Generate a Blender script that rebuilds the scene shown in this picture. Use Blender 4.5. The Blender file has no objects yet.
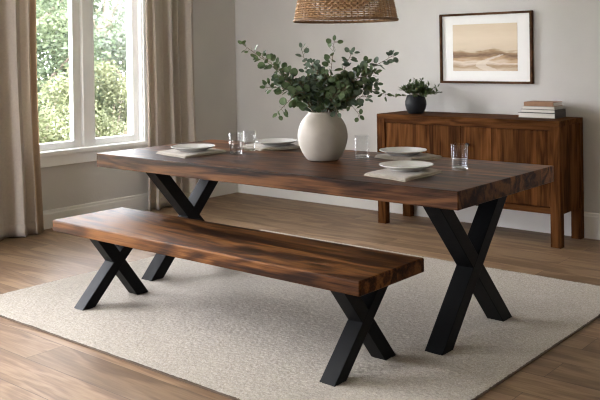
import bpy, bmesh, math, random
from mathutils import Vector, Matrix, noise
PI = math.pi
sc = bpy.context.scene
COL = sc.collection

# ------------------------------------------------------------------ helpers
class MB:
    """collects shapes; build() links them as one mesh object"""
    def __init__(s): s.v = []; s.f = []
    def add(s, vs, fs):
        o = len(s.v); s.v += [tuple(v) for v in vs]; s.f += [tuple(i + o for i in f) for f in fs]; return s
    def box(s, x0, x1, y0, y1, z0, z1):
        return s.add([(x0,y0,z0),(x1,y0,z0),(x1,y1,z0),(x0,y1,z0),(x0,y0,z1),(x1,y0,z1),(x1,y1,z1),(x0,y1,z1)],
                     [(0,3,2,1),(4,5,6,7),(0,1,5,4),(1,2,6,5),(2,3,7,6),(3,0,4,7)])
    def prism_x(s, poly, x0, x1):                       # polygon in (y,z), counter-clockwise seen from +x
        n = len(poly)
        vs = [(x0,y,z) for y,z in poly] + [(x1,y,z) for y,z in poly]
        fs = [tuple(range(n-1,-1,-1)), tuple(range(n,2*n))] + [(i,(i+1)%n,n+(i+1)%n,n+i) for i in range(n)]
        return s.add(vs, fs)
    def lathe(s, prof, n=48, cx=0, cy=0):
        o = len(s.v); vs = []; fs = []; rings = []
        for r, z in prof:
            if r < 1e-5: rings.append([len(vs)]); vs.append((cx,cy,z))
            else:
                rings.append(list(range(len(vs), len(vs)+n)))
                vs += [(cx+r*math.cos(2*PI*i/n), cy+r*math.sin(2*PI*i/n), z) for i in range(n)]
        for a, b in zip(rings, rings[1:]):
            for i in range(n):
                j = (i+1) % n
                if len(a) == 1: fs.append((a[0], b[j], b[i]))
                elif len(b) == 1: fs.append((a[i], a[j], b[0]))
                else: fs.append((a[i], a[j], b[j], b[i]))
        return s.add(vs, fs)
    def tube(s, path, rad, n=8, closed=False):
        P = [Vector(p) for p in path]; N = len(P); vs = []; fs = []
        R = rad if isinstance(rad, (list, tuple)) else [rad]*N
        prev = None
        for i in range(N):
            t = (P[(i+1) % N] - P[i-1]) if closed else (P[min(i+1,N-1)] - P[max(i-1,0)])
            t.normalize()
            if prev is None:
                a = Vector((0,0,1)) if abs(t.z) < .9 else Vector((1,0,0))
                u = t.cross(a).normalized()
            else:
                u = (prev - t*prev.dot(t)).normalized()
            prev = u; w = t.cross(u)
            vs += [P[i] + (u*math.cos(2*PI*k/n) + w*math.sin(2*PI*k/n))*R[i] for k in range(n)]
        for i in range(N if closed else N-1):
            j = (i+1) % N
            for k in range(n):
                l = (k+1) % n
                fs.append((i*n+k, i*n+l, j*n+l, j*n+k))
        if not closed:
            fs += [tuple(range(n-1,-1,-1)), tuple((N-1)*n+k for k in range(n))]
        return s.add(vs, fs)
    def grid(s, nu, nv, fn, flip=False):
        vs = [fn(u/nu, v/nv) for v in range(nv+1) for u in range(nu+1)]
        w = nu+1; fs = []
        for v in range(nv):
            for u in range(nu):
                q = (v*w+u, v*w+u+1, (v+1)*w+u+1, (v+1)*w+u)
                fs.append(q[::-1] if flip else q)
        return s.add(vs, fs)
    def build(s, name, mat, parent=None, loc=None, smooth=False, bevel=0, segs=2, autosmooth=None):
        me = bpy.data.meshes.new(name); me.from_pydata([tuple(v) for v in s.v], [], s.f); me.validate()
        me.materials.append(mat)
        if smooth:
            me.polygons.foreach_set('use_smooth', [True]*len(me.polygons)); me.set_sharp_from_angle(angle=.75)
        o = bpy.data.objects.new(name, me); COL.objects.link(o)
        if parent: o.parent = parent
        if loc: o.location = loc
        if bevel:
            m = o.modifiers.new('bevel', 'BEVEL'); m.width = bevel; m.segments = segs; m.limit_method = 'ANGLE'; m.angle_limit = .6
            m.harden_normals = False
        return o

def tag(o, label=None, cat=None, group=None, kind=None):
    if label: o['label'] = label
    if cat: o['category'] = cat
    if group: o['group'] = group
    if kind: o['kind'] = kind
    return o
def thing(name, label, cat, loc=(0,0,0), rotz=0, group=None):
    o = bpy.data.objects.new(name, None); o.empty_display_size = .1; COL.objects.link(o)
    o.location = loc; o.rotation_euler = (0,0,rotz)
    return tag(o, label, cat, group)
def struct(mb, name, mat, **k):
    o = mb.build(name, mat, **k); o['kind'] = 'structure'; return o
def copy_thing(r, loc, rotz, label, group=None):
    c = r.copy(); COL.objects.link(c); c.location = loc; c.rotation_euler = (0,0,rotz); c['label'] = label
    if group: c['group'] = group
    for ch in list(r.children):
        d = ch.copy(); COL.objects.link(d); d.parent = c
        for g in list(ch.children):
            e = g.copy(); COL.objects.link(e); e.parent = d
    return c

# ------------------------------------------------------------------ materials
def new_mat(name):
    m = bpy.data.materials.new(name); m.use_nodes = True
    nt = m.node_tree; b = nt.nodes['Principled BSDF']
    return m, nt, b
def N(nt, t, **k):
    n = nt.nodes.new(t)
    for a, v in k.items():
        if a == 'inp':
            for i, x in v.items(): n.inputs[i].default_value = x
        else: setattr(n, a, v)
    return n
def L(nt, a, b): nt.links.new(a, b)
def ramp(nt, stops, interp='LINEAR'):
    r = nt.nodes.new('ShaderNodeValToRGB'); e = r.color_ramp.elements; r.color_ramp.interpolation = interp
    while len(e) < len(stops): e.new(.5)
    for el, (p, c) in zip(e, stops): el.position = p; el.color = (*c, 1)
    return r
def math_(nt, op, a, b=None, c=None):
    n = nt.nodes.new('ShaderNodeMath'); n.operation = op
    for i, x in enumerate((a, b, c)):
        if x is None: continue
        if isinstance(x, (int, float)): n.inputs[i].default_value = x
        else: nt.links.new(x, n.inputs[i])
    return n.outputs[0]
def simple(name, col, rough=.5, var=.06, scale=20, bump=0, bscale=200, metal=0, spec=.5, stretch=(1,1,1)):
    m, nt, b = new_mat(name)
    tc = N(nt, 'ShaderNodeTexCoord'); mp = N(nt, 'ShaderNodeMapping'); mp.inputs['Scale'].default_value = stretch
    L(nt, tc.outputs['Object'], mp.inputs[0])
    n = N(nt, 'ShaderNodeTexNoise', inp={'Scale': scale, 'Detail': 5})
    L(nt, mp.outputs[0], n.inputs['Vector'])
    lo = [max(0, c*(1-var)) for c in col]; hi = [min(1, c*(1+var)) for c in col]
    r = ramp(nt, [(.3, lo), (.7, hi)]); L(nt, n.outputs['Fac'], r.inputs[0]); L(nt, r.outputs[0], b.inputs['Base Color'])
    b.inputs['Roughness'].default_value = rough; b.inputs['Metallic'].default_value = metal
    b.inputs['Specular IOR Level'].default_value = spec
    if bump:
        n2 = N(nt, 'ShaderNodeTexNoise', inp={'Scale': bscale, 'Detail': 3}); L(nt, mp.outputs[0], n2.inputs['Vector'])
        bp = N(nt, 'ShaderNodeBump', inp={'Strength': bump, 'Distance': .01}); L(nt, n2.outputs['Fac'], bp.inputs['Height'])
        L(nt, bp.outputs[0], b.inputs['Normal'])
    return m

def wood(name, dark, mid, light, axis='X', stave=.16, rough=.4, off=0., rings=16, var=.35, across=None, spec=.02, glue=True):
    """long-grained timber made of staves glued side by side, grain along axis"""
    m, nt, b = new_mat(name)
    tc = N(nt, 'ShaderNodeTexCoord'); sp = N(nt, 'ShaderNodeSeparateXYZ'); L(nt, tc.outputs['Object'], sp.inputs[0])
    ax = {'X':0,'Y':1,'Z':2}[axis]
    along = sp.outputs[ax]; a1, a2 = [sp.outputs[i] for i in range(3) if i != ax]
    wsel = a1 if across is None else sp.outputs[across]
    st = math_(nt, 'FLOOR', math_(nt, 'DIVIDE', math_(nt, 'ADD', wsel, off), stave))
    wn = N(nt, 'ShaderNodeTexWhiteNoise', noise_dimensions='1D'); L(nt, st, wn.inputs['W'])
    rnd = wn.outputs['Value']
    shift = math_(nt, 'MULTIPLY', rnd, 37.)
    def vec(sa, sb):
        c = N(nt, 'ShaderNodeCombineXYZ')
        L(nt, math_(nt, 'MULTIPLY_ADD', along, sa, shift), c.inputs[0])
        L(nt, math_(nt, 'MULTIPLY_ADD', a1, sb, shift), c.inputs[1])
        L(nt, math_(nt, 'MULTIPLY', a2, sb), c.inputs[2]); return c.outputs[0]
    n1 = N(nt, 'ShaderNodeTexNoise', inp={'Scale': 1., 'Detail': 3, 'Distortion': .6}); L(nt, vec(.9, 5.5), n1.inputs['Vector'])
    n2 = N(nt, 'ShaderNodeTexNoise', inp={'Scale': 1., 'Detail': 6, 'Roughness': .65}); L(nt, vec(3.5, 105.), n2.inputs['Vector'])
    n3 = N(nt, 'ShaderNodeTexNoise', inp={'Scale': 1., 'Detail': 2}); L(nt, vec(2., 14.), n3.inputs['Vector'])
    ring = math_(nt, 'MULTIPLY_ADD', math_(nt, 'SINE', math_(nt, 'MULTIPLY', n1.outputs['Fac'], rings*2*PI/3)), .5, .5)
    f = math_(nt, 'ADD', math_(nt, 'MULTIPLY', ring, .20), math_(nt, 'MULTIPLY', n2.outputs['Fac'], .48))
    f = math_(nt, 'ADD', f, math_(nt, 'MULTIPLY', n3.outputs['Fac'], .32))
    r = ramp(nt, [(.37, dark), (.5, mid), (.65, light)]); L(nt, f, r.inputs[0])
    hv = N(nt, 'ShaderNodeHueSaturation'); L(nt, r.outputs[0], hv.inputs['Color'])
    L(nt, math_(nt, 'MULTIPLY_ADD', rnd, var*2, 1-var), hv.inputs['Value'])
    out = hv.outputs[0]
    if glue:                                             # hairline glue joint between staves
        fr = math_(nt, 'FRACT', math_(nt, 'DIVIDE', math_(nt, 'ADD', wsel, off), stave))
        line = math_(nt, 'LESS_THAN', math_(nt, 'ABSOLUTE', math_(nt, 'SUBTRACT', fr, .5)), .5 - .0012/stave)
        mx = N(nt, 'ShaderNodeMix', data_type='RGBA'); L(nt, line, mx.inputs[0])
        mx.inputs[6].default_value = (*[c*.6 for c in dark], 1); L(nt, out, mx.inputs[7]); out = mx.outputs[2]
    L(nt, out, b.inputs['Base Color'])
    L(nt, math_(nt, 'MULTIPLY_ADD', n2.outputs['Fac'], .25, rough-.12), b.inputs['Roughness'])
    b.inputs['Specular IOR Level'].default_value = spec
    bp = N(nt, 'ShaderNodeBump', inp={'Strength': .12, 'Distance': .004}); L(nt, n2.outputs['Fac'], bp.inputs['Height'])
    L(nt, bp.outputs[0], b.inputs['Normal'])
    return m

def fabric(name, col, col2, weave=900, rough=.95, transl=0., bump=.25, sheen=.2, grain=60.):
    m, nt, b = new_mat(name)
    tc = N(nt, 'ShaderNodeTexCoord')
    n = N(nt, 'ShaderNodeTexNoise', inp={'Scale': grain, 'Detail': 4, 'Roughness': .7}); L(nt, tc.outputs['Object'], n.inputs['Vector'])
    r = ramp(nt, [(.3, col2), (.7, col)]); L(nt, n.outputs['Fac'], r.inputs[0]); L(nt, r.outputs[0], b.inputs['Base Color'])
    b.inputs['Roughness'].default_value = rough; b.inputs['Specular IOR Level'].default_value = .15
    b.inputs['Sheen Weight'].default_value = sheen
    n2 = N(nt, 'ShaderNodeTexNoise', inp={'Scale': weave, 'Detail': 2}); L(nt, tc.outputs['Object'], n2.inputs['Vector'])
    bp = N(nt, 'ShaderNodeBump', inp={'Strength': bump, 'Distance': .002}); L(nt, n2.outputs['Fac'], bp.inputs['Height'])
    L(nt, bp.outputs[0], b.inputs['Normal'])
    if transl:
        t = N(nt, 'ShaderNodeBsdfTranslucent'); L(nt, r.outputs[0], t.inputs['Color'])
        mx = N(nt, 'ShaderNodeMixShader'); mx.inputs[0].default_value = transl
        L(nt, b.outputs[0], mx.inputs[1]); L(nt, t.outputs[0], mx.inputs[2])
        L(nt, mx.outputs[0], nt.nodes['Material Output'].inputs['Surface'])
    return m

def leaf_mat(name, dark, light, scale=30, transl=.25, rough=.5, spec=.5):
    m, nt, b = new_mat(name)
    tc = N(nt, 'ShaderNodeTexCoord')
    n = N(nt, 'ShaderNodeTexNoise', inp={'Scale': scale, 'Detail': 3}); L(nt, tc.outputs['Object'], n.inputs['Vector'])
    r = ramp(nt, [(.32, dark), (.68, light)]); L(nt, n.outputs['Fac'], r.inputs[0]); L(nt, r.outputs[0], b.inputs['Base Color'])
    b.inputs['Roughness'].default_value = rough; b.inputs['Specular IOR Level'].default_value = spec
    t = N(nt, 'ShaderNodeBsdfTranslucent'); L(nt, r.outputs[0], t.inputs['Color'])
    mx = N(nt, 'ShaderNodeMixShader'); mx.inputs[0].default_value = transl
    L(nt, b.outputs[0], mx.inputs[1]); L(nt, t.outputs[0], mx.inputs[2])
    L(nt, mx.outputs[0], nt.nodes['Material Output'].inputs['Surface'])
    return m

def floor_mat():
    m, nt, b = new_mat('oak_planks')
    tc = N(nt, 'ShaderNodeTexCoord')
    br = N(nt, 'ShaderNodeTexBrick', offset=.37, offset_frequency=2, squash=1.)
    br.inputs['Color1'].default_value = (0,0,0,1); br.inputs['Color2'].default_value = (1,1,1,1)
    br.inputs['Mortar'].default_value = (.5,.5,.5,1); br.inputs['Scale'].default_value = 1.
    br.inputs['Mortar Size'].default_value = .0016; br.inputs['Mortar Smooth'].default_value = .3
    br.inputs['Brick Width'].default_value = 1.9; br.inputs['Row Height'].default_value = .20
    mp = N(nt, 'ShaderNodeMapping'); mp.inputs['Location'].default_value = (.386, .10, 0)
    L(nt, tc.outputs['Object'], mp.inputs[0]); L(nt, mp.outputs[0], br.inputs['Vector'])
    sh = math_(nt, 'MULTIPLY', br.outputs['Color'], 23.)
    sp = N(nt, 'ShaderNodeSeparateXYZ'); L(nt, tc.outputs['Object'], sp.inputs[0])
    def vec(sx, sy):
        c = N(nt, 'ShaderNodeCombineXYZ')
        L(nt, math_(nt, 'MULTIPLY_ADD', sp.outputs[0], sx, sh), c.inputs[0]); L(nt, math_(nt, 'MULTIPLY_ADD', sp.outputs[1], sy, sh), c.inputs[1]); return c.outputs[0]
    n1 = N(nt, 'ShaderNodeTexNoise', inp={'Scale': 1., 'Detail': 3, 'Distortion': .8}); L(nt, vec(1.1, 6.), n1.inputs['Vector'])
    n2 = N(nt, 'ShaderNodeTexNoise', inp={'Scale': 1., 'Detail': 6, 'Roughness': .65}); L(nt, vec(4., 75.), n2.inputs['Vector'])
    ring = math_(nt, 'MULTIPLY_ADD', math_(nt, 'SINE', math_(nt, 'MULTIPLY', n1.outputs['Fac'], 26.)), .5, .5)
    f = math_(nt, 'ADD', math_(nt, 'MULTIPLY', ring, .16), math_(nt, 'MULTIPLY', n2.outputs['Fac'], .56))
    f = math_(nt, 'ADD', f, math_(nt, 'MULTIPLY', n1.outputs['Fac'], .28))
    r = ramp(nt, [(.28, (.115,.063,.032)), (.5, (.215,.132,.073)), (.70, (.315,.208,.123))]); L(nt, f, r.inputs[0])
    hv = N(nt, 'ShaderNodeHueSaturation'); L(nt, r.outputs[0], hv.inputs['Color'])
    L(nt, math_(nt, 'MULTIPLY_ADD', br.outputs['Color'], .34, .83), hv.inputs['Value'])
    mx = N(nt, 'ShaderNodeMix', data_type='RGBA'); L(nt, br.outputs['Fac'], mx.inputs[0]); L(nt, hv.outputs[0], mx.inputs[6])
    mx.inputs[7].default_value = (.07,.042,.027,1); L(nt, mx.outputs[2], b.inputs['Base Color'])
    L(nt, math_(nt, 'MULTIPLY_ADD', n2.outputs['Fac'], .2, .42), b.inputs['Roughness'])
    b.inputs['Specular IOR Level'].default_value = .3
    h = math_(nt, 'SUBTRACT', math_(nt, 'MULTIPLY', n2.outputs['Fac'], .15), br.outputs['Fac'])
    bp = N(nt, 'ShaderNodeBump', inp={'Strength': .25, 'Distance': .002}); L(nt, h, bp.inputs['Height']); L(nt, bp.outputs[0], b.inputs['Normal'])
    return m

def art_mat():
    """abstract river-mouth painting: cream sky, brown horizon, pale water"""
    m, nt, b = new_mat('painted_paper')
    tc = N(nt, 'ShaderNodeTexCoord'); sp = N(nt, 'ShaderNodeSeparateXYZ'); L(nt, tc.outputs['Object'], sp.inputs[0])
    def ns(sx, sz, d=4, o=0.):
        c = N(nt, 'ShaderNodeCombineXYZ'); L(nt, math_(nt, 'MULTIPLY_ADD', sp.outputs[0], sx, o), c.inputs[0]); L(nt, math_(nt, 'MULTIPLY', sp.outputs[2], sz), c.inputs[2])
        n = N(nt, 'ShaderNodeTexNoise', inp={'Scale': 1., 'Detail': d, 'Roughness': .6}); L(nt, c.outputs[0], n.inputs['Vector']); return n.outputs['Fac']
    z = math_(nt, 'DIVIDE', sp.outputs[2], .364)                                   # 0 bottom .. 1 top
    zz = math_(nt, 'ADD', z, math_(nt, 'MULTIPLY', math_(nt, 'SUBTRACT', ns(5, 40, 6), .5), .30))
    zz = math_(nt, 'ADD', zz, math_(nt, 'MULTIPLY', math_(nt, 'SUBTRACT', ns(6, 6, 2, 7.), .5), .12))
    r = ramp(nt, [(0, (.60,.49,.38)), (.10, (.36,.24,.14)), (.17, (.66,.56,.46)), (.25, (.44,.29,.16)), (.33, (.17,.095,.05)), (.40, (.34,.22,.12)), (.44, (.60,.49,.36)), (.7, (.68,.565,.43)), (1, (.62,.50,.36))])
    L(nt, zz, r.inputs[0])
    # pale river winding through the brown flats
    t = math_(nt, 'SUBTRACT', sp.outputs[0], math_(nt, 'MULTIPLY_ADD', math_(nt, 'SINE', math_(nt, 'MULTIPLY', z, 11.)), -.11, .08))
    wd = math_(nt, 'MULTIPLY_ADD', math_(nt, 'SUBTRACT', .36, z), .16, .010)
    riv = math_(nt, 'MULTIPLY', math_(nt, 'LESS_THAN', math_(nt, 'ABSOLUTE', math_(nt, 'ADD', t, math_(nt, 'MULTIPLY', math_(nt, 'SUBTRACT', ns(30, 60), .5), .08))), wd), math_(nt, 'LESS_THAN', z, .35))
    mx = N(nt, 'ShaderNodeMix', data_type='RGBA'); L(nt, math_(nt, 'MULTIPLY', riv, .62), mx.inputs[0]); L(nt, r.outputs[0], mx.inputs[6]); mx.inputs[7].default_value = (.70,.61,.52,1)
    L(nt, mx.outputs[2], b.inputs['Base Color']); b.inputs['Roughness'].default_value = .7
    return m

def glass_mat(name, tint=(1,1,1), rough=0.):
    m, nt, b = new_mat(name)
    b.inputs['Base Color'].default_value = (*tint, 1); b.inputs['Transmission Weight'].default_value = 1.
    b.inputs['Roughness'].default_value = rough; b.inputs['IOR'].default_value = 1.45
    return m
def tumbler_mat(name, tint, base, edge, power):
    """thin clear glass: see-through face on, mirror-like at grazing angles"""
    m, nt, b = new_mat(name); nt.nodes.remove(b)
    tr = N(nt, 'ShaderNodeBsdfTransparent', inp={'Color': (*tint,1)}); gl = N(nt, 'ShaderNodeBsdfGlossy', inp={'Roughness': .03, 'Color': (1,1,1,1)})
    lw = N(nt, 'ShaderNodeLayerWeight'); mx = N(nt, 'ShaderNodeMixShader')
    L(nt, math_(nt, 'MULTIPLY_ADD', math_(nt, 'POWER', lw.outputs['Facing'], power), edge, base), mx.inputs[0]); L(nt, tr.outputs[0], mx.inputs[1]); L(nt, gl.outputs[0], mx.inputs[2])
    L(nt, mx.outputs[0], nt.nodes['Material Output'].inputs['Surface'])
    return m
def pane_mat():
    m, nt, b = new_mat('window_glass'); nt.nodes.remove(b)
    tr = N(nt, 'ShaderNodeBsdfTransparent', inp={'Color': (.97,.98,.98,1)}); gl = N(nt, 'ShaderNodeBsdfGlossy', inp={'Roughness': .01})
    fr = N(nt, 'ShaderNodeFresnel', inp={'IOR': 1.45}); mx = N(nt, 'ShaderNodeMixShader')
    L(nt, math_(nt, 'MULTIPLY', fr.outputs[0], .8), mx.inputs[0]); L(nt, tr.outputs[0], mx.inputs[1]); L(nt, gl.outputs[0], mx.inputs[2])
    L(nt, mx.outputs[0], nt.nodes['Material Output'].inputs['Surface'])
    return m

M = {}
M['wall'] = simple('warm_grey_plaster', (.56,.54,.515), .9, .035, 3, .12, 60, spec=.2)
M['ceiling'] = simple('ceiling_paint', (.88,.875,.86), .9, .02, 3)
M['trim'] = simple('white_trim_paint', (.72,.70,.665), .45, .02, 8)
M['white'] = simple('white_window_paint', (.87,.87,.86), .4, .02, 8)
M['floor'] = floor_mat()
WD, WM, WL = (.013,.0043,.0014), (.066,.0235,.0075), (.158,.064,.022)
M['table'] = wood('walnut_tabletop', WD, WM, WL, 'X', .162, .40, .0, spec=.08)
M['bench'] = wood('walnut_bench_seat', (.015,.0047,.0013), (.074,.0265,.0068), (.18,.074,.022), 'X', .26, .46, .24, spec=.08)
SD, SM, SL = (.038,.0135,.0040), (.080,.0295,.0088), (.118,.048,.0155)
M['sb_x'] = wood('walnut_sideboard', SD, SM, SL, 'X', .11, .62, var=.12, glue=False)
M['sb_z'] = wood('walnut_sideboard_upright', SD, SM, SL, 'Z', .085, .62, .02, var=.2, across=0, glue=False)
M['sb_side'] = wood('walnut_sideboard_side', SD, SM, SL, 'Z', .12, .62, .02, var=.1, across=1, glue=False)
M['frame_wood'] = wood('dark_frame_wood', (.05,.024,.012), (.085,.042,.022), (.12,.06,.033), 'X', .2, .45, glue=False, var=.05)
M['black'] = simple('black_powder_coat', (.0030,.0032,.0037), .5, .12, 40, .05, 500, spec=.12)
M['knob'] = simple('dark_bronze', (.02,.016,.013), .4, .1, 40, metal=.6)
M['rug'] = fabric('cream_wool_pile', (.57,.51,.438), (.265,.23,.185), 420, 1., 0, .6, .1, 150.)
M['rug_back'] =  simple('jute_backing', (.10,.065,.04), .9, .2, 200, .3, 400)
M['curtain'] = fabric('greige_linen', (.60,.53,.46), (.53,.465,.405), 700, .95, .30, .2)
M['curtain_glow'] = fabric('tan_glow_tint', (.50,.36,.235), (.43,.31,.20), 700, .95, .5, .1)  # tan stands for backlight glowing through the curtain's edge
M['napkin'] = fabric('oat_linen', (.31,.265,.205), (.24,.20,.155), 1200, .95, 0, .25)
M['ceramic'] = simple('stoneware_glaze', (.345,.305,.262), .65, .09, 9, .08, 90)
M['plate'] = simple('white_porcelain', (.58,.57,.55), .22, .02, 12)
M['glass'] = tumbler_mat('clear_glass', (.95,.957,.957), .018, .55, 4.)
M['glass_base'] = tumbler_mat('thick_glass', (.90,.915,.92), .10, .5, 3.)
M['water'] = tumbler_mat('still_water', (.95,.96,.965), .03, .35, 4.)
M['pane'] = pane_mat()
M['pot'] = simple('charcoal_ceramic', (.011,.012,.014), .55, .15, 20, .1, 120, spec=.25)
M['soil'] = simple('dark_soil', (.03,.02,.013), 1., .4, 80, .6, 120)
M['euc'] = leaf_mat('eucalyptus_leaf', (.056,.092,.040), (.150,.200,.100), 22, .18, .55, .25)
M['euc2'] = leaf_mat('eucalyptus_blue_leaf', (.072,.106,.072), (.155,.20,.145), 22, .15, .55, .25)
M['stem'] = simple('eucalyptus_stem', (.12,.085,.045), .7, .2, 60)
M['pleaf'] = leaf_mat('pot_plant_leaf', (.030,.055,.018), (.085,.12,.042), 40, .2, .5)
M['tree1'] = leaf_mat('garden_leaf_deep', (.034,.050,.030), (.082,.100,.056), 1.2, .3, .6, .1)
M['tree2'] = leaf_mat('garden_leaf_yellow', (.058,.066,.034), (.115,.120,.064), 1.5, .3, .6, .1)
M['tree3'] = leaf_mat('garden_leaf_grey', (.048,.060,.046), (.092,.106,.080), 1.5, .3, .6, .1)
M['bark'] = simple('bark', (.12,.09,.07), .9, .3, 8, .5, 20)
M['lawn'] = simple('lawn', (.13,.17,.07), 1., .3, 3, .5, 60)
M['rattan'] = simple('rattan', (.36,.205,.10), .6, .38, 90, .15, 300)
M['rattan_dark'] = simple('rattan_rim', (.20,.11,.055), .6, .25, 90)
M['cord'] = simple('black_cord', (.02,.02,.02), .6, .1, 50)
M['brass'] = simple('aged_brass', (.45,.32,.15), .35, .1, 40, metal=1.)
M['bulb'] = simple('frosted_bulb', (.85,.83,.78), .4, .01, 20)
M['mat'] = simple('white_mat_board', (.80,.785,.76), .8, .01, 40)
M['art'] = art_mat()
M['paper'] = simple('page_edges', (.70,.665,.60), .9, .07, 6, .25, 6, stretch=(1,1,60))
M['book_brown'] = simple('tan_brown_cloth', (.30,.155,.085), .7, .1, 30, .1, 500)
M['book_white'] = simple('off_white_cloth', (.40,.37,.33), .7, .05, 30, .1, 500)
M['book_grey'] = simple('dark_taupe_cloth', (.075,.066,.058), .7, .1, 30, .1, 500)

# ------------------------------------------------------------------ the setting
XW, YW = -2.796, 2.324           # inner faces of the window wall and the back wall
XR, YR, ZC = 4.3, -5.4, 2.62
W_FILL = (-1.6, -.8, .12, 2.48)      # x0,x1,z0,z1 of an opening added behind the camera for fill light
struct(MB().box(XW-.25, XR+.2, YR-.2, YW+.2, -.12, 0), 'floor', M['floor'])
struct(MB().box(XW-.25, XR+.2, YR-.2, YW+.2, ZC, ZC+.12), 'ceiling', M['ceiling'])
struct(MB().box(XW-.2, XR+.2, YW, YW+.18, 0, ZC), 'wall_back', M['wall'])
struct(MB().box(XR, XR+.18, YR, YW, 0, ZC), 'wall_right', M['wall'])
struct(MB().box(XW-.2, W_FILL[0], YR-.18, YR, 0, ZC).box(W_FILL[1], XR+.2, YR-.18, YR, 0, ZC).box(W_FILL[0], W_FILL[1], YR-.18, YR, 0, W_FILL[2]).box(W_FILL[0], W_FILL[1], YR-.18, YR, W_FILL[3], ZC), 'wall_front', M['wall'])
WT = .20
W1 = (-.05, 1.165, .60, 2.52)     # y0,y1,z0,z1 of the window openings
W2 = (-3.2, -1.12, .12, 2.50)
wl = MB()
ys = [YR, W2[0], W2[1], W1[0], W1[1], YW]
for a, b in ((0,1),(2,3),(4,5)): wl.box(XW-WT, XW, ys[a], ys[b], 0, ZC)
for w in (W1, W2):
    wl.box(XW-WT, XW, w[0], w[1], 0, w[2]); wl.box(XW-WT, XW, w[0], w[1], w[3], ZC)
struct(wl, 'wall_left', M['wall'])
def board(h): return [(0,0),(-.016,0),(-.016,h-.03),(-.012,h-.022),(-.012,h-.008),(-.006,h),(0,h)]
# baseboards: profiled strips
bb = MB(); n = 7; pr = board(.185)
bb.add([(x, YW+y, z) for x in (XW+.016, XR) for y, z in pr], [tuple(range(n-1,-1,-1)), tuple(range(n,2*n))] + [(i,(i+1)%n,n+(i+1)%n,n+i) for i in range(n)])
struct(bb, 'baseboard_back', M['trim'])
bb = MB(); pr = board(.145)
bb.add([(XW-y, yy, z) for yy in (YR, YW) for y, z in pr], [tuple(range(n)), tuple(range(2*n-1,n-1,-1))] + [(i,n+i,n+(i+1)%n,(i+1)%n) for i in range(n)])
struct(bb, 'baseboard_left', M['trim'])

# window 1: two casements, centre post, casing, sill
w1 = bpy.data.objects.new('window_1', None); COL.objects.link(w1); w1['kind'] = 'structure'; w1.location = (XW, 0, 0)
y0, y1, z0, z1 = W1
MB().box(-WT-.002,.002,y0-.0005,y0+.012,z0,z1+.0005).box(-WT-.002,.002,y1-.012,y1+.0005,z0,z1+.0005).box(-WT-.002,.002,y0+.012,y1-.012,z1-.012,z1+.0005).build('jamb', M['white'], w1)
MB().box(0,.018,y0-.09,y0,z0,z1+.09).build('casing', M['white'], w1, bevel=.003)
MB().box(0,.018,y1,y1+.075,z0,z1+.09).build('casing', M['white'], w1, bevel=.003)
MB().box(0,.018,y0,y1,z1,z1+.09).build('casing', M['white'], w1, bevel=.003)
MB().box(-.14,-.012,.555,.645,z0,z1).build('center_post', M['white'], w1, bevel=.004)
for ya, yb, sl, sr in ((y0+.012,.555,.045,.072),(.645,y1-.012,.05,.058)):
    zb, zt = z0+.006, z1-.004
    f = MB().box(-.10,-.05,ya,ya+sl,zb,zt).box(-.10,-.05,yb-sr,yb,zb,zt).box(-.10,-.05,ya+sl,yb-sr,zb,zb+.055).box(-.10,-.05,ya+sl,yb-sr,zt-.055,zt)
    s = f.build('casement', M['white'], w1, bevel=.003)
    MB().box(-.077,-.073,ya+sl-.004,yb-sr+.004,zb+.05,zt-.05).build('pane', M['pane'], s)
MB().box(-WT-.03,.045,y0-.10,y1+.085,z0-.028,z0+.006).build('sill', M['white'], w1, bevel=.005)
MB().box(0,.02,y0-.09,y1+.075,z0-.115,z0-.028).build('apron', M['white'], w1, bevel=.003)
# window 2: the wide window nearer the camera, out of frame; it lights the rug and the near side
w2 = bpy.data.objects.new('window_2', None); COL.objects.link(w2); w2['kind'] = 'structure'; w2.location = (XW, 0, 0)
y0, y1, z0, z1 = W2
MB().box(0,.018,y0-.09,y0,z0,z1+.09).box(0,.018,y1,y1+.09,z0,z1+.09).box(0,.018,y0,y1,z1,z1+.09).build('casing', M['white'], w2)
for k in range(4):
    ya = y0+(y1-y0)*k/4; yb = y0+(y1-y0)*(k+1)/4
    s = MB().box(-.1,-.05,ya,ya+.05,z0,z1).box(-.1,-.05,yb-.05,yb,z0,z1).box(-.1,-.05,ya+.05,yb-.05,z0,z0+.06).box(-.1,-.05,ya+.05,yb-.05,z1-.06,z1).build('casement', M['white'], w2)
    MB().box(-.077,-.073,ya+.046,yb-.046,z0+.056,z1-.056).build('pane', M['pane'], s)
MB().box(-WT-.03,.045,y0-.1,y1+.1,z0-.028,z0).build('sill', M['white'], w2)

w_fill = bpy.data.objects.new('added_fill_window', None); COL.objects.link(w_fill); w_fill['kind'] = 'structure'; w_fill.location = (0, YR, 0)  # invented glazing in the unseen rear wall, added to let in front fill
xa, xb, z0, z1 = W_FILL
s = MB().box(xa,xa+.05,-.1,-.05,z0,z1).box(xb-.05,xb,-.1,-.05,z0,z1).box(xa+.05,xb-.05,-.1,-.05,z0,z0+.06).box(xa+.05,xb-.05,-.1,-.05,z1-.06,z1).build('casement', M['white'], w_fill)
MB().box(xa+.046,xb-.046,-.077,-.073,z0+.056,z1-.056).build('pane', M['pane'], s)

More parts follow.
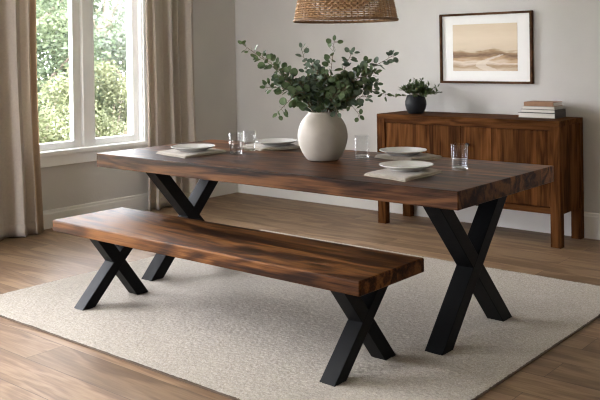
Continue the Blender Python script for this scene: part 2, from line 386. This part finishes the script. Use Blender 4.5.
# ------------------------------------------------------------------ curtains on a rod
def curtain(name, label, y0, y1, x, flare, phase, amp, folds, seed, glow_side):
    rnd = random.Random(seed)
    r = thing(name, label, 'curtain', (x, (y0+y1)/2, 0), 0)
    h = 2.36; w = y1-y0
    ph = [rnd.uniform(-.5,.5) for _ in range(40)]; am = [rnd.uniform(.6,1.25) for _ in range(40)]
    def fn(u, v):
        z = .012 + v*(h-.012)
        wid = 1 + flare*(1-v)**2
        uu = (u + .42/folds*math.sin(2*PI*u*folds/2.7+phase*3)*u*(1-u)*4)*folds; uu = min(max(uu, 0), folds)
        k = int(uu)
        a = amp*((1-(uu-k))*am[k] + (uu-k)*am[k+1])
        p = 2*PI*uu + phase + .6*ph[k]*(1-(uu-k)) + .6*ph[k+1]*(uu-k) + .25*math.sin(3.1*v+k)
        yy = (u-.5)*w*wid + .35*a*math.sin(2*p+.7)
        xx = a*math.sin(p)*(1-.25*v) + .012*math.sin(5*v+2*u)
        if v < .03: xx *= 1.03
        return (xx, yy, z)
    m = MB().grid(int(folds*16), 30, fn)
    o = m.build('drape', M['curtain'], r, smooth=True)
    s = o.modifiers.new('thick', 'SOLIDIFY'); s.thickness = .004; s.offset = 0
    # hem band stitched along the foot
    hm = MB().grid(int(folds*16), 2, lambda u, v: tuple(Vector(fn(u, .0 + .038*v)) + Vector((.004,0,0))))
    hb = hm.build('hem', M['curtain'], r, smooth=True); s = hb.modifiers.new('thick', 'SOLIDIFY'); s.thickness = .003
    if glow_side:                                       # tan edge strip: window light through the cloth, painted as colour
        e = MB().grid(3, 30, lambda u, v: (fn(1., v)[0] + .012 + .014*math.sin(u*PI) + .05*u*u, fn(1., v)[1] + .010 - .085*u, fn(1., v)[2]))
        eo = e.build('glow_tint_edge', M['curtain_glow'], r, smooth=True); tag(eo, 'tan strip along the edge, window glow painted into its colour')
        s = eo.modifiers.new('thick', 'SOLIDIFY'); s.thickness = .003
    return r
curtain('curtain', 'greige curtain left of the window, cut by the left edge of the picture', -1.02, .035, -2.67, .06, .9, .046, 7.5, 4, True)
curtain('curtain', 'greige curtain gathered between the window and the room corner, behind the table', 1.125, 1.70, -2.69, .03, 2.2, .05, 4.5, 11, False)
rod = thing('curtain_rod', 'dark curtain rod above the window carrying both curtains', 'curtain rod', (-2.655, 0, 2.40))
MB().tube([(0,-1.2,0),(0,1.95,0)], .013, 16).build('rod', M['knob'], rod, smooth=True)
for y in (-1.22, 1.97): MB().lathe([(0,-.025),(.018,-.018),(.025,0),(.018,.018),(0,.025)], 20, 0, y).build('finial', M['knob'], rod, smooth=True)
for y in (-1.1, 1.85): MB().box(-.141,-.135,y-.02,y+.02,-.04,.04).tube([(-.138,y,-.02),(-.05,y,-.02),(0,y,-.013)], .006, 10).build('bracket', M['knob'], rod)
for k in range(13):
    y = -.98 + k*.085 if k < 8 else 1.2 + (k-8)*.13
    MB().tube([(.02*math.cos(t), y, -.006+.02*math.sin(t)) for t in [2*PI*i/20 for i in range(20)]], .003, 6, closed=True).build('ring', M['knob'], rod, smooth=True)

# ------------------------------------------------------------------ rug
RX0, RX1, RY0, RY1 = -1.377, 1.401, -1.246, 1.125
rug = thing('rug', 'cream wool area rug with short nubbly pile under the table and bench', 'rug', ((RX0+RX1)/2, (RY0+RY1)/2, 0))
hx, hy = (RX1-RX0)/2, (RY1-RY0)/2
MB().box(-hx-.002,hx+.002,-hy-.002,hy+.002,.0005,.0045).build('backing', M['rug_back'], rug)
MB().box(-hx-.007,hx+.007,-hy-.007,-hy-.0005,.0005,.0075).box(-hx-.007,hx+.007,hy+.0005,hy+.007,.0005,.0075).box(-hx-.007,-hx-.0005,-hy-.0005,hy+.0005,.0005,.0075).box(hx+.0005,hx+.007,-hy-.0005,hy+.0005,.0005,.0075).build('binding', M['rug_back'], rug)
rr = random.Random(5)
NX, NY = 460, 400
def rugz(u, v):
    e = min(u*NX, (1-u)*NX, v*NY, (1-v)*NY)
    x, y = (u-.5)*2*hx, (v-.5)*2*hy
    base = .0098 + .0018*noise.noise(Vector((x*9, y*9, 1))) + .0030*(rr.random()-.5)
    if e < 2: base *= .93
    return (x + rr.uniform(-.0015,.0015), y + rr.uniform(-.0015,.0015), base)
MB().grid(NX, NY, rugz).build('pile', M['rug'], rug, smooth=True)

# ------------------------------------------------------------------ table and bench on X frames
def x_frame(root, x, hw, y0, y1, z0, ztop, wy, t0, t1):
    """two crossing rectangular bars in the plane x, feet at y0/y1, heads at t0/t1"""
    for k, (a, b) in enumerate(((y0, t1), (y1, t0))):
        i = .0012*k
        MB().prism_x([(a-wy/2,z0),(a+wy/2,z0),(b+wy/2,ztop),(b-wy/2,ztop)], x-hw+i, x+hw-i).build('leg', M['black'], root, bevel=.003)
    MB().box(x-hw+.003, x+hw-.003, t0-wy/2+.004, t1+wy/2-.004, ztop, ztop+.006).build('mounting_plate', M['black'], root)
tl, tw, tt = 2.4584/2, .484, .0804
table = thing('dining_table', 'large walnut dining table with thick top on black X-shaped legs', 'table', (0, 0, 0))
MB().box(-tl, tl, -tw, tw, .76-tt, .76).build('tabletop', M['table'], table, bevel=.004, segs=3)
x_frame(table, 1.029, .046, -.320, .275, .0065, .76-tt-.006, .098, -.335, .280)
x_frame(table, -.948, .046, -.305, .300, .0065, .76-tt-.006, .098, -.285, .300)
bx, by = (-1.018+1.051)/2, (-.9196-.480)/2
bench = thing('bench', 'low walnut bench with thick plank seat and black X legs before the table', 'bench', (bx, by, 0))
bl, bw, bt, bz = 1.034, .238, .0621, .4549
MB().box(-bl, bl, -bw, bw, bz-bt, bz).build('seat', M['bench'], bench, bevel=.007, segs=3)
x_frame(bench, .874-bx, .040, -.192, .178, .0065, bz-bt-.005, .082, -.130, .180)
x_frame(bench, -.785-bx, .040, -.205, .165, .0065, bz-bt-.005, .082, -.120, .165)

# ------------------------------------------------------------------ sideboard
SX, SY = (-.828+.667)/2, 2.097
sb = thing('sideboard', 'walnut sideboard with two doors on square legs against the back wall', 'sideboard', (SX, SY, 0))
hx, hy = .7475, .207
MB().box(-hx,hx,-hy,hy,.826,.862).build('top', M['sb_x'], sb, bevel=.003)
for sx in (-1, 1):
    for sy in (-1, 1):
        xa, xb = sorted((sx*hx, sx*(hx-.072))); ya, yb = sorted((sy*hy, sy*(hy-.06)))
        MB().box(xa,xb,ya,yb,0,.826).build('leg', M['sb_z'], sb, bevel=.002)
    xa, xb = sorted((sx*(hx-.004), sx*(hx-.026)))
    MB().box(xa,xb,-hy+.06,hy-.06,.225,.826).build('side_panel', M['sb_side'], sb)
MB().box(-hx+.072,hx-.072,-hy+.003,-hy+.025,.796,.826).build('top_rail', M['sb_x'], sb, bevel=.0015)
MB().box(-hx+.072,hx-.072,-hy+.003,-hy+.025,.225,.268).build('bottom_rail', M['sb_x'], sb, bevel=.0015)
MB().box(-hx+.072,hx-.072,-hy+.025,hy-.03,.225,.243).build('bottom_panel', M['sb_x'], sb)
MB().box(-hx+.072,hx-.072,hy-.03,hy-.012,.225,.826).build('back_panel', M['sb_x'], sb)
xd = -.090 - SX
MB().box(-hx+.076, xd-.002, -hy+.010, -hy+.028, .272, .793).build('door', M['sb_z'], sb, bevel=.0015)
dr = MB().box(xd+.002, hx-.076, -hy+.010, -hy+.028, .272, .793).build('door', M['sb_z'], sb, bevel=.0015)
kb = MB().lathe([(0,0),(.006,0),(.006,.012),(.013,.017),(.014,.022),(.011,.026),(0,.027)], 24)
kb.v = [(x - .028 - SX, -hy+.010 - z, .665 + y) for x, y, z in kb.v]
kb.f = [f[::-1] for f in kb.f]
tag(kb.build('knob', M['knob'], dr, smooth=True), 'small dark round knob')

# ------------------------------------------------------------------ things on the sideboard
pot = thing('potted_plant', 'bushy green plant in a round charcoal pot on the sideboard', 'potted plant', (-.575, 2.065, .862))
MB().lathe([(0,0),(.052,0),(.058,.004),(.076,.035),(.084,.07),(.083,.095),(.074,.125),(.067,.138),(.066,.145),(.060,.145),(.060,.13),(0,.128)], 48).build('pot', M['pot'], pot, smooth=True)
MB().lathe([(0,.134),(.03,.136),(.061,.131)], 24).build('soil', M['soil'], pot, smooth=True)
def leaf_disc(m, c, d, up, r, aspect=1.0, cup=.18, n=9, point=.15):
    """a cupped roundish leaf: base at c, growing along d"""
    d = d.normalized(); s = d.cross(up)
    if s.length < 1e-3: s = d.cross(Vector((1,0,.2)))
    s.normalize(); nn = s.cross(d).normalized()
    ctr = c + d*r*1.0
    vs = [ctr + nn*(-cup*r*.35)]
    for i in range(n):
        t = 2*PI*i/n
        rad = r*(1 + point*max(0, math.cos(t))**6)
        vs.append(ctr + d*rad*math.cos(t) + s*rad*aspect*math.sin(t) + nn*cup*r*(abs(math.sin(t))**2*.6))
    m.add(vs, [(0, 1+i, 1+(i+1) % n) for i in range(n)])
rp = random.Random(21)
lm = MB(); sm = MB()
for k in range(54):
    az = rp.uniform(0, 2*PI); el = rp.uniform(.12, 1.45); ln = rp.uniform(.105, .165) * (1.05 if el < .7 else .82)
    base = Vector((.03*math.cos(az), .03*math.sin(az), .134))
    d = Vector((math.cos(az)*math.cos(el), math.sin(az)*math.cos(el), math.sin(el)))
    pts = [base + d*ln*t + Vector((0,0,-.02*t*t*math.cos(el))) for t in (0,.33,.66,1)]
    sm.tube(pts, [.0016,.0014,.0012,.0008], 5)
    for j in range(13):
        t = .3 + .7*j/12; p = base + d*ln*t + Vector((0,0,-.02*t*t*math.cos(el)))
        ld = (d*.6 + Vector((rp.uniform(-1,1), rp.uniform(-1,1), rp.uniform(-.4,.8)))).normalized()
        leaf_disc(lm, p, ld, Vector((rp.uniform(-.5,.5), rp.uniform(-.5,.5), 1)), rp.uniform(.010,.0155), .6, .2, 7, .5)
sm.build('stem', M['stem'], pot); lm.build('foliage', M['pleaf'], pot)

def book(name, label, x, y, z, w, d, h, cover, rot):
    r = thing(name, label, 'book', (x, y, z), rot, 'books stacked on the sideboard')
    t = .0028                                             # spine on the right-hand (+x) end
    pts = [(-w/2,-d/2),(w/2,-d/2),(w/2,d/2),(-w/2,d/2)]
    MB().box(-w/2,w/2,-d/2,d/2,0,t).box(-w/2,w/2,-d/2,d/2,h-t,h).box(w/2-t,w/2,-d/2,d/2,t,h-t).build('cover', cover, r, bevel=.0008)
    MB().box(-w/2+.004,w/2-t,-d/2+.004,d/2-.004,t,h-t).build('pages', M['paper'], r)
    return r
bk = [('thick pale book with dark cover at the bottom of the stack', .282, .560, .037, 'book_grey', 0., .19),
      ('pale book with dark cover second from the bottom of the stack', .302, .560, .024, 'book_grey', -.02, .18),
      ('off-white book directly under the tan book', .308, .552, .021, 'book_white', .015, .175)]
z = .862
for lab, xa, xb, h, c, ro, d in bk:
    book('book', lab, (xa+xb)/2, 2.165, z, xb-xa, d, h, M[c], ro); z += h + .0004
r = thing('book', 'tan brown hardback lying on top of the stack', 'book', (.432, 2.165, z), 0, 'books stacked on the sideboard')
w, d, h, t = .222, .16, .030, .003
MB().box(-w/2,w/2,-d/2,d/2,0,t).box(-w/2,w/2,-d/2,d/2,h-t,h).box(-w/2,w/2,-d/2,-d/2+t,t,h-t).build('cover', M['book_brown'], r, bevel=.001)
MB().box(-w/2+.004,w/2-.004,-d/2+t,d/2-.004,t,h-t).build('pages', M['paper'], r)

# ------------------------------------------------------------------ picture on the back wall
PX0, PX1, PZ0, PZ1 = -.489, .292, 1.094, 1.640
pic = thing('framed_picture', 'framed abstract landscape in brown and cream on the back wall', 'picture', ((PX0+PX1)/2, YW, PZ0))
w, h = (PX1-PX0)/2, PZ1-PZ0
fw = .017
MB().box(-w,w,-.032,-.001,0,fw).box(-w,w,-.032,-.001,h-fw,h).box(-w,-w+fw,-.032,-.001,fw,h-fw).box(w-fw,w,-.032,-.001,fw,h-fw).build('frame', M['frame_wood'], pic, bevel=.001)
MB().box(-w+fw,w-fw,-.012,-.004,fw,h-fw).build('mat_board', M['mat'], pic)
ax0, ax1, az0, az1 = -.378, .170, 1.190, 1.554
cx = (PX0+PX1)/2
MB().box(ax0-(ax0+ax1)/2, ax1-(ax0+ax1)/2, -.0015, 0, 0, az1-az0).build('print', M['art'], pic, loc=((ax0+ax1)/2-cx, -.012, az0-PZ0))

# ------------------------------------------------------------------ vase and eucalyptus
VX, VY, VZ = .110, .027, .76
vase = thing('vase', 'round off-white stoneware vase standing in the middle of the table', 'vase', (VX, VY, VZ))
prof = [(0,.004),(.070,.004),(.080,0),(.088,.004),(.108,.030),(.126,.068),(.1365,.108),(.1385,.138),(.133,.172),(.119,.208),(.098,.237),(.083,.251),(.0785,.257),(.079,.262),(.0765,.265),(.072,.262),(.074,.252),(.095,.228),(.120,.18),(.128,.135),(.118,.075),(.09,.025),(0,.016)]
vb = MB().lathe(prof, 64).build('body', M['ceramic'], vase, smooth=True)
vb.modifiers.new('smooth', 'SUBSURF').levels = 1; vb.modifiers['smooth'].render_levels = 1
E_R, E_F = Vector((.766,.643,0)), Vector((-.643,.766,0))
def branch(label, tip, bend=.06, n_leaf=24, seed=0, leafr=.024, start=.32, mat='euc', group=None):
    """tip = (sideways, depth, height) from the mouth of the vase"""
    rnd = random.Random(seed)
    r = thing('eucalyptus_stem', label, 'eucalyptus stem', (VX, VY, VZ), 0, group)
    lat, dep, up = tip
    ln = math.hypot(lat, dep)
    dirv = (E_R*lat + E_F*dep)
    out = dirv.normalized() if ln > 1e-4 else Vector((1,0,0))
    ang = rnd.uniform(-.4,.4); foot = -out*rnd.uniform(.015,.05)
    neck = out*min(.05, ln*.35) + Vector((0,0,.262))
    T = dirv + Vector((0,0,.265+up))
    mid = neck.lerp(T, .5) + Vector((0,0,bend)) - out*bend*.3
    K = [foot + Vector((0,0,.03)), neck, mid, T]
    def cr(t):                                            # Catmull-Rom through foot, neck, mid, tip
        t *= 3; i = min(int(t), 2); f = t-i
        P = [K[max(i-1,0)], K[i], K[i+1], K[min(i+2,3)]]
        return .5*((2*P[1]) + (P[2]-P[0])*f + (2*P[0]-5*P[1]+4*P[2]-P[3])*f*f + (3*P[1]-P[0]-3*P[2]+P[3])*f**3)
    m = MB(); m.tube([cr(i/16) for i in range(17)], [.0026-.0016*i/16 for i in range(17)], 6)
    lv = MB()
    for k in range(int(n_leaf*1.25)):
        t = start + (1-start)*(k+rnd.uniform(-.2,.2)+.3)/int(n_leaf*1.25); t = min(max(t, .3), .995)
        p = cr(t); tg = (cr(min(t+.02,1)) - cr(t-.02)).normalized()
        side = tg.cross(Vector((rnd.uniform(-1,1), rnd.uniform(-1,1), rnd.uniform(-1,1)))).normalized()
        d = (side + tg*rnd.uniform(.1,.8)).normalized()
        pl = rnd.uniform(.010,.022); q = p + d*pl
        m.tube([p, p.lerp(q,.5)+Vector((0,0,.001)), q], [.0011,.0009,.0008], 5)
        rr_ = .88*leafr*rnd.uniform(.80,1.25)*(1 - .38*max(0, (t-.65)/.35))
        face = Vector((rnd.uniform(-.6,.9), rnd.uniform(-1.2,.3), rnd.uniform(.1,1.)))
        leaf_disc(lv, q, d, face, rr_, rnd.uniform(.82,1.0), .22, 11, .12)
    p = cr(1.); tg = (cr(1.)-cr(.96)).normalized()
    leaf_disc(lv, p, tg, Vector((.3,-.7,.6)), leafr*.62, .75, .2, 9, .25)
    m.build('stem', M['stem'], r, smooth=True); lv.build('leaves', M[mat], r, smooth=True)
    return r
branch('longest eucalyptus stem reaching far up to the left of the vase', (-.435,.03,.375), .03, 24, 1, .023, .42)
branch('eucalyptus stem leaning left just below the longest one', (-.33,-.03,.31), .03, 26, 2, .025, .38)
branch('eucalyptus stem spreading out low on the left of the vase', (-.31,.02,.135), .05, 24, 3, .025, .40, 'euc')
branch('eucalyptus stem drooping lowest on the left over the table', (-.245,-.10,.0), .11, 17, 4, .025, .45)
branch('thin upright eucalyptus stem left of the middle with sparse leaves', (-.11,.02,.35), .01, 16, 5, .022, .42, 'euc2')
branch('tallest eucalyptus stem rising straight above the middle of the vase', (.07,.0,.385), .0, 22, 6, .024, .4)
branch('eucalyptus stem rising right of the tallest one', (.17,.06,.32), .02, 20, 7, .025, .38, 'euc2')
branch('longest eucalyptus stem reaching up to the far right of the vase', (.395,.02,.30), .04, 26, 8, .026, .40, 'euc2')
branch('eucalyptus stem bending out to the right below the longest right one', (.29,-.06,.21), .05, 26, 9, .026, .38)
branch('eucalyptus stem stretching low to the far right with a single end leaf', (.36,.05,.085), .07, 14, 10, .024, .40)
branch('eucalyptus stem drooping lowest on the right beside the vase', (.20,-.08,-.02), .10, 12, 11, .024, .42)
branch('eucalyptus stem hanging over the front right lip of the vase', (.08,-.15,.00), .07, 11, 12, .024, .4, 'euc2')
branch('eucalyptus stem arching up to the left between the two longest left stems and the vase', (-.24,.08,.23), .03, 26, 21, .026, .34)
branch('eucalyptus stem fanning out on the right just above the lowest right stems', (.31,.08,.14), .05, 24, 22, .026, .36, 'euc2')
branch('eucalyptus stem leaning right between the upright stems and the longest right one', (.25,.03,.26), .03, 24, 23, .026, .36)
ri = random.Random(77)
for k in range(16):
    a = 2*PI*k/16 + ri.uniform(-.15,.15); rad = ri.uniform(.06,.28)
    lat, dep = rad*math.cos(a), rad*.85*math.sin(a)
    branch('short eucalyptus stem packed in the dense middle of the bunch', (lat, dep, .30 - .55*rad + ri.uniform(-.07,.03)), .03, 36, 100+k, .0215, .34, ri.choice(['euc','euc','euc2']), 'short inner eucalyptus stems')

# ------------------------------------------------------------------ place settings
def napkin(label, cx, cy, rot, w, d, seed, wave=.003, skew=0.):
    rnd = random.Random(seed); o = rnd.uniform(0,9)
    r = thing('napkin', label, 'napkin', (cx, cy, .7603), rot, 'linen napkins under the plates')
    def layer(z, sc, dx, dy, wv, th, ox):
        def top(u, v):
            x = (u-.5)*w*sc + dx + skew*(v-.5)*d; y = (v-.5)*d*sc + dy
            x += .004*math.sin(9*v+ox); y += .005*math.sin(7*u+ox+1)
            e = min(u, 1-u, v, 1-v)
            edge = min(1, e/.06)
            zz = z + th*(.35+.65*math.sqrt(edge)) + wv*edge*(.9+.9*noise.noise(Vector((x*13+ox, y*13, ox)))) * (0.25 + 1.6*max(0, math.hypot(u-.5, v-.5)-.25))
            return (x, y, zz)
        m = MB(); nu, nv = 36, 36
        m.grid(nu, nv, top)
        wd = nu+1
        rim = [i for i in range(wd)] + [j*wd+nu for j in range(1,nv+1)] + [nv*wd+i for i in range(nu-1,-1,-1)] + [j*wd for j in range(nv-1,0,-1)]
        b = len(m.v)
        m.v += [(m.v[i][0], m.v[i][1], z) for i in rim]
        nr = len(rim)
        for i in range(nr): m.f.append((rim[i], b+i, b+(i+1)%nr, rim[(i+1)%nr]))
        m.f.append(tuple(b+i for i in range(nr-1,-1,-1)))
        return m
    layer(0, 1., 0, 0, wave, .0045, o).build('lower_fold', M['napkin'], r, smooth=True)
    layer(.0052+wave*.3, .975, -.004, .006, wave, .0045, o).build('upper_fold', M['napkin'], r, smooth=True)
    return r
NZ = .7722
napkin('oat linen napkin under the plate at the left front of the table', -.765, -.145, -.22, .350, .350, 1, .0035, -.3)
napkin('oat linen napkin under the plate partly hidden behind the vase', -.535, .325, -.4, .29, .28, 2, .007)
napkin('rumpled oat linen napkin under the plate at the back right', .452, .352, -.22, .29, .25, 3, .009)
napkin('flat oat linen napkin under the nearest plate, front right', .766, -.178, -.24, .285, .35, 4, .0035, -.28)
P0 = thing('plate', 'white plate at the left front corner of the table', 'plate', (-.748, -.140, NZ+.004), 0, 'white dinner plates on the table')
MB().lathe([(0,.004),(.07,.004),(.074,0),(.080,0),(.083,.004),(.105,.012),(.128,.0205),(.1315,.0235),(.1305,.0255),(.126,.0245),(.102,.0155),(.082,.0085),(.06,.0075),(0,.0075)], 72).build('dish', M['plate'], P0, smooth=True)
copy_thing(P0, (-.515, .345, NZ+.007), .3, 'white plate behind the glasses and left of the vase')
copy_thing(P0, (.418, .350, NZ+.007), 1.1, 'white plate at the back right, nearest the sideboard')
copy_thing(P0, (.752, -.135, NZ+.004), 2.0, 'white plate nearest the camera at the front right')

def tumbler(label, x, y, r, h, fill):
    t = thing('tumbler', label, 'glass', (x, y, .7603), 0, 'clear tumblers on the table')
    MB().lathe([(0,0),(r*.86,0),(r*.93,.003),(r*.95,.02),(r,h-.001),(r-.0008,h),(r-.0018,h-.001),(r*.95-.0026,.022),(r*.85,.0145),(0,.0135)], 48).build('glass_body', M['glass'], t, smooth=True)
    MB().lathe([(0,.001),(r*.84,.001),(r*.91,.004),(r*.915,.011),(r*.84,.0125),(0,.0125)], 48).build('thick_base', M['glass_base'], t, smooth=True)
    if fill:
        MB().lathe([(0,.0142),(r*.84,.0152),(r*.95-.003,.0225),(r*.97-.0026,fill-.001),(r*.96-.0046,fill),(0,fill)], 48).build('water', M['water'], t, smooth=True)
    return t
tumbler('half-full glass tumbler beside the left front plate', -.500, -.031, .0405, .122, .062)
tumbler('empty glass tumbler behind the half-full one on the left', -.535, .125, .039, .120, .0)
tumbler('empty glass tumbler just right of the vase', .231, .224, .041, .124, .0)
tumbler('glass tumbler with water nearest the right end of the table', .914, .095, .042, .126, .055)

# ------------------------------------------------------------------ woven pendant lamp
LX, LY, LZ = .20, .13, 1.520
lamp = thing('pendant_lamp', 'woven rattan pendant lampshade hanging above the table', 'pendant lamp', (LX, LY, LZ))
def shade_r(z): return .2785 - .17*z - .28*z*z if z < .33 else .10
rows = 26; H = .32
wv = MB()
NS = 150
for k in range(rows):
    z = .006 + H*k/rows; ph = PI*(k % 2)
    wv.tube([((shade_r(z)+.0058*math.sin(2*PI*i/NS*50/1+ph))*math.cos(2*PI*i/NS), (shade_r(z)+.0058*math.sin(2*PI*i/NS*50+ph))*math.sin(2*PI*i/NS), z) for i in range(NS)], .0046, 6, closed=True)
wv.build('shade', M['rattan'], lamp, smooth=True)
st = MB()
for k in range(50):
    a = 2*PI*(k+.5)/50
    st.tube([(shade_r(z)*math.cos(a), shade_r(z)*math.sin(a), z) for z in [H*i/12 for i in range(13)]], .003, 5)
tag(st.build('ribs', M['rattan_dark'], lamp, smooth=True), 'thin darker uprights of the weave')
rm = MB()
for q in range(2):
    rm.tube([((.2815+.004*math.cos(36*t+q*PI))*math.cos(t), (.2815+.004*math.cos(36*t+q*PI))*math.sin(t), .002+.004*math.sin(36*t+q*PI)) for t in [2*PI*i/288 for i in range(288)]], .0048, 6, closed=True)
tag(rm.build('rim', M['rattan_dark'], lamp, smooth=True), 'twisted darker rim')
rt = shade_r(H)
MB().lathe([(.02,H+.004),(rt,H+.002),(rt+.006,H-.006),(rt-.004,H-.01),(.02,H-.004)], 48).build('top_disc', M['rattan_dark'], lamp, smooth=True)
MB().lathe([(0,H+.03),(.02,H+.03),(.022,H-.05),(.015,H-.055),(0,H-.055)], 24).build('socket', M['brass'], lamp, smooth=True)
MB().lathe([(0,H-.16),(.018,H-.157),(.03,H-.135),(.032,H-.115),(.022,H-.08),(.014,H-.055),(0,H-.055)], 24).build('bulb', M['bulb'], lamp, smooth=True)
MB().tube([(0,0,H+.03),(0,0,ZC-LZ-.02)], .0035, 8).build('cord', M['cord'], lamp)
MB().lathe([(0,ZC-LZ-.03),(.03,ZC-LZ-.03),(.055,ZC-LZ-.012),(.058,ZC-LZ-.0005),(0,ZC-LZ-.0005)], 32).build('ceiling_rose', M['brass'], lamp, smooth=True)

# ------------------------------------------------------------------ garden beyond the window
tag(MB().grid(24, 24, lambda u, v: (-30+26.9*u, -14+38*v, -.35+.04*noise.noise(Vector((u*9,v*9,0))))).build('lawn', M['lawn'], smooth=True), kind='structure')
def leafy(name, label, cat, x, y, h, rad, zc, mat, seed, n, size, trunk=True, squash=1.):
    rnd = random.Random(seed)
    r = thing(name, label, cat, (x, y, -.34))
    if trunk:
        tk = MB(); tk.tube([(0,0,-.05),(.06,.03,h*.3),(-.05,.05,h*.6),(.02,0,h*.9)], [.16,.12,.08,.03], 10)
        for k in range(7):
            a = rnd.uniform(0,2*PI); z = h*rnd.uniform(.3,.7)
            tk.tube([(0,.03,z),(rad*.35*math.cos(a),rad*.35*math.sin(a),z+.3),(rad*.7*math.cos(a),rad*.7*math.sin(a),z+.75)], [.05,.035,.015], 6)
        tk.build('trunk', M['bark'], r, smooth=True)
    else:
        tk = MB()
        for k in range(8):
            a = rnd.uniform(0,2*PI); tk.tube([(0,0,-.03),(rad*.3*math.cos(a),rad*.3*math.sin(a),h*.4),(rad*.6*math.cos(a),rad*.6*math.sin(a),h*.75)], [.025,.018,.008], 6)
        tk.build('stems', M['bark'], r)
    clumps = []
    for k in range(34):
        while True:
            p = Vector((rnd.uniform(-1,1), rnd.uniform(-1,1), rnd.uniform(-1,1)))
            if .35 < p.length < 1: break
        clumps.append((Vector((p.x*rad, p.y*rad, zc + p.z*(h-zc)*squash)), rnd.uniform(.22,.42)*rad))
    m = MB()
    for k in range(n):
        c, cr_ = rnd.choice(clumps)
        p = Vector((rnd.gauss(0,.5), rnd.gauss(0,.5), rnd.gauss(0,.42)))*cr_ + c
        if p.z < .05: continue
        d = Vector((rnd.uniform(-1,1), rnd.uniform(-1,1), rnd.uniform(-.8,.5)))
        leaf_disc(m, p, d, Vector((rnd.uniform(-1,1), rnd.uniform(-1,1), 1)), size*rnd.uniform(.7,1.3), .62, .2, 6, .4)
    m.build('foliage', M[mat], r)
    return r
leafy('tree', 'deep green tree behind the left pane of the window', 'tree', -8.2, 3.2, 3.1, 1.25, 1.75, 'tree1', 1, 15000, .034)
leafy('tree', 'deep green tree behind the right pane of the window', 'tree', -9.2, 5.6, 3.2, 1.35, 1.8, 'tree1', 2, 15000, .034)
leafy('tree', 'pale grey-green tree at the right edge of the window view', 'tree', -7.4, 5.0, 2.9, .85, 1.5, 'tree3', 3, 10000, .028)
leafy('tree', 'yellow-green tree showing high at the left of the window view', 'tree', -12.0, 5.0, 3.6, 1.4, 2.5, 'tree2', 4, 15000, .038)
leafy('tree', 'tall grey-green tree far behind the others', 'tree', -13.6, 8.9, 3.9, 2.3, 2.2, 'tree3', 5, 15000, .045)
leafy('shrub', 'yellow-green shrub low behind the left pane', 'shrub', -6.5, 2.35, 1.55, .75, .75, 'tree2', 6, 11000, .02, False)
leafy('shrub', 'pale yellow-green shrub low behind the right pane', 'shrub', -6.9, 3.9, 1.5, .8, .75, 'tree2', 7, 11000, .02, False)

# ------------------------------------------------------------------ light
w = bpy.data.worlds.new('overcast_sky'); sc.world = w; w.use_nodes = True
bg = w.node_tree.nodes['Background']
nt = w.node_tree
tc = N(nt, 'ShaderNodeTexCoord'); sp = N(nt, 'ShaderNodeSeparateXYZ'); L(nt, tc.outputs['Generated'], sp.inputs[0])
rr_ = ramp(nt, [(0, (.55,.55,.54)), (.5, (.96,.945,1.0)), (1, (.92,.93,1.0))])
L(nt, math_(nt, 'MULTIPLY_ADD', sp.outputs[2], .5, .5), rr_.inputs[0]); L(nt, rr_.outputs[0], bg.inputs['Color'])
bg.inputs['Strength'].default_value = 9.0
for nm, (y0, y1, z0, z1) in (('daylight_portal', W1), ('daylight_portal', W2)):
    ld = bpy.data.lights.new(nm, 'AREA'); ld.shape = 'RECTANGLE'; ld.size = y1-y0; ld.size_y = z1-z0; ld.cycles.is_portal = True
    lo = bpy.data.objects.new(nm, ld); COL.objects.link(lo); lo.location = (XW-WT-.02, (y0+y1)/2, (z0+z1)/2)
    lo.rotation_euler = Vector((1,0,0)).to_track_quat('-Z','Z').to_euler()
ld = bpy.data.lights.new('daylight_portal', 'AREA'); ld.shape = 'RECTANGLE'; ld.size = W_FILL[1]-W_FILL[0]; ld.size_y = W_FILL[3]-W_FILL[2]; ld.cycles.is_portal = True
lo = bpy.data.objects.new('daylight_portal', ld); COL.objects.link(lo); lo.location = ((W_FILL[0]+W_FILL[1])/2, YR-.2, (W_FILL[2]+W_FILL[3])/2)
lo.rotation_euler = Vector((0,1,0)).to_track_quat('-Z','Z').to_euler()
sun = bpy.data.lights.new('sun', 'SUN'); sun.energy = 1.5; sun.angle = .03; sun.color = (1,.95,.85)
so = bpy.data.objects.new('sun', sun); COL.objects.link(so); so.location = (6,-6,8)
so.rotation_euler = Vector((-.5,.38,-.75)).to_track_quat('-Z','Y').to_euler()

# ------------------------------------------------------------------ camera
cam = bpy.data.cameras.new('camera'); co = bpy.data.objects.new('camera', cam); COL.objects.link(co); sc.camera = co
rt = Vector((.76581378,.64289996,-.01445287)); up = Vector((.00593783,.01540462,.99986371)); fw = Vector((-.64303499,.76579523,-.00797965))
R = Matrix((rt, up, -fw)).transposed().to_4x4(); R.translation = Vector((2.9694,-3.5623,1.3375)); co.matrix_world = R
cam.sensor_width = 36; cam.lens = 839.28/600*36; cam.shift_y = -138.757/600; cam.clip_start = .05
cam.dof.use_dof = True; cam.dof.focus_distance = 4.3; cam.dof.aperture_fstop = 5.0

sc.view_settings.view_transform = 'Standard'; sc.view_settings.look = 'None'; sc.view_settings.gamma = 1
sc.view_settings.use_curve_mapping = False; sc.view_settings.exposure = 2.30
cy = sc.cycles
cy.filter_width = 1.1; cy.max_bounces = 14; cy.diffuse_bounces = 7; cy.glossy_bounces = 4; cy.transmission_bounces = 12; cy.transparent_max_bounces = 16
cy.use_denoising = True; cy.sample_clamp_indirect = 8.; cy.caustics_reflective = False; cy.caustics_refractive = True
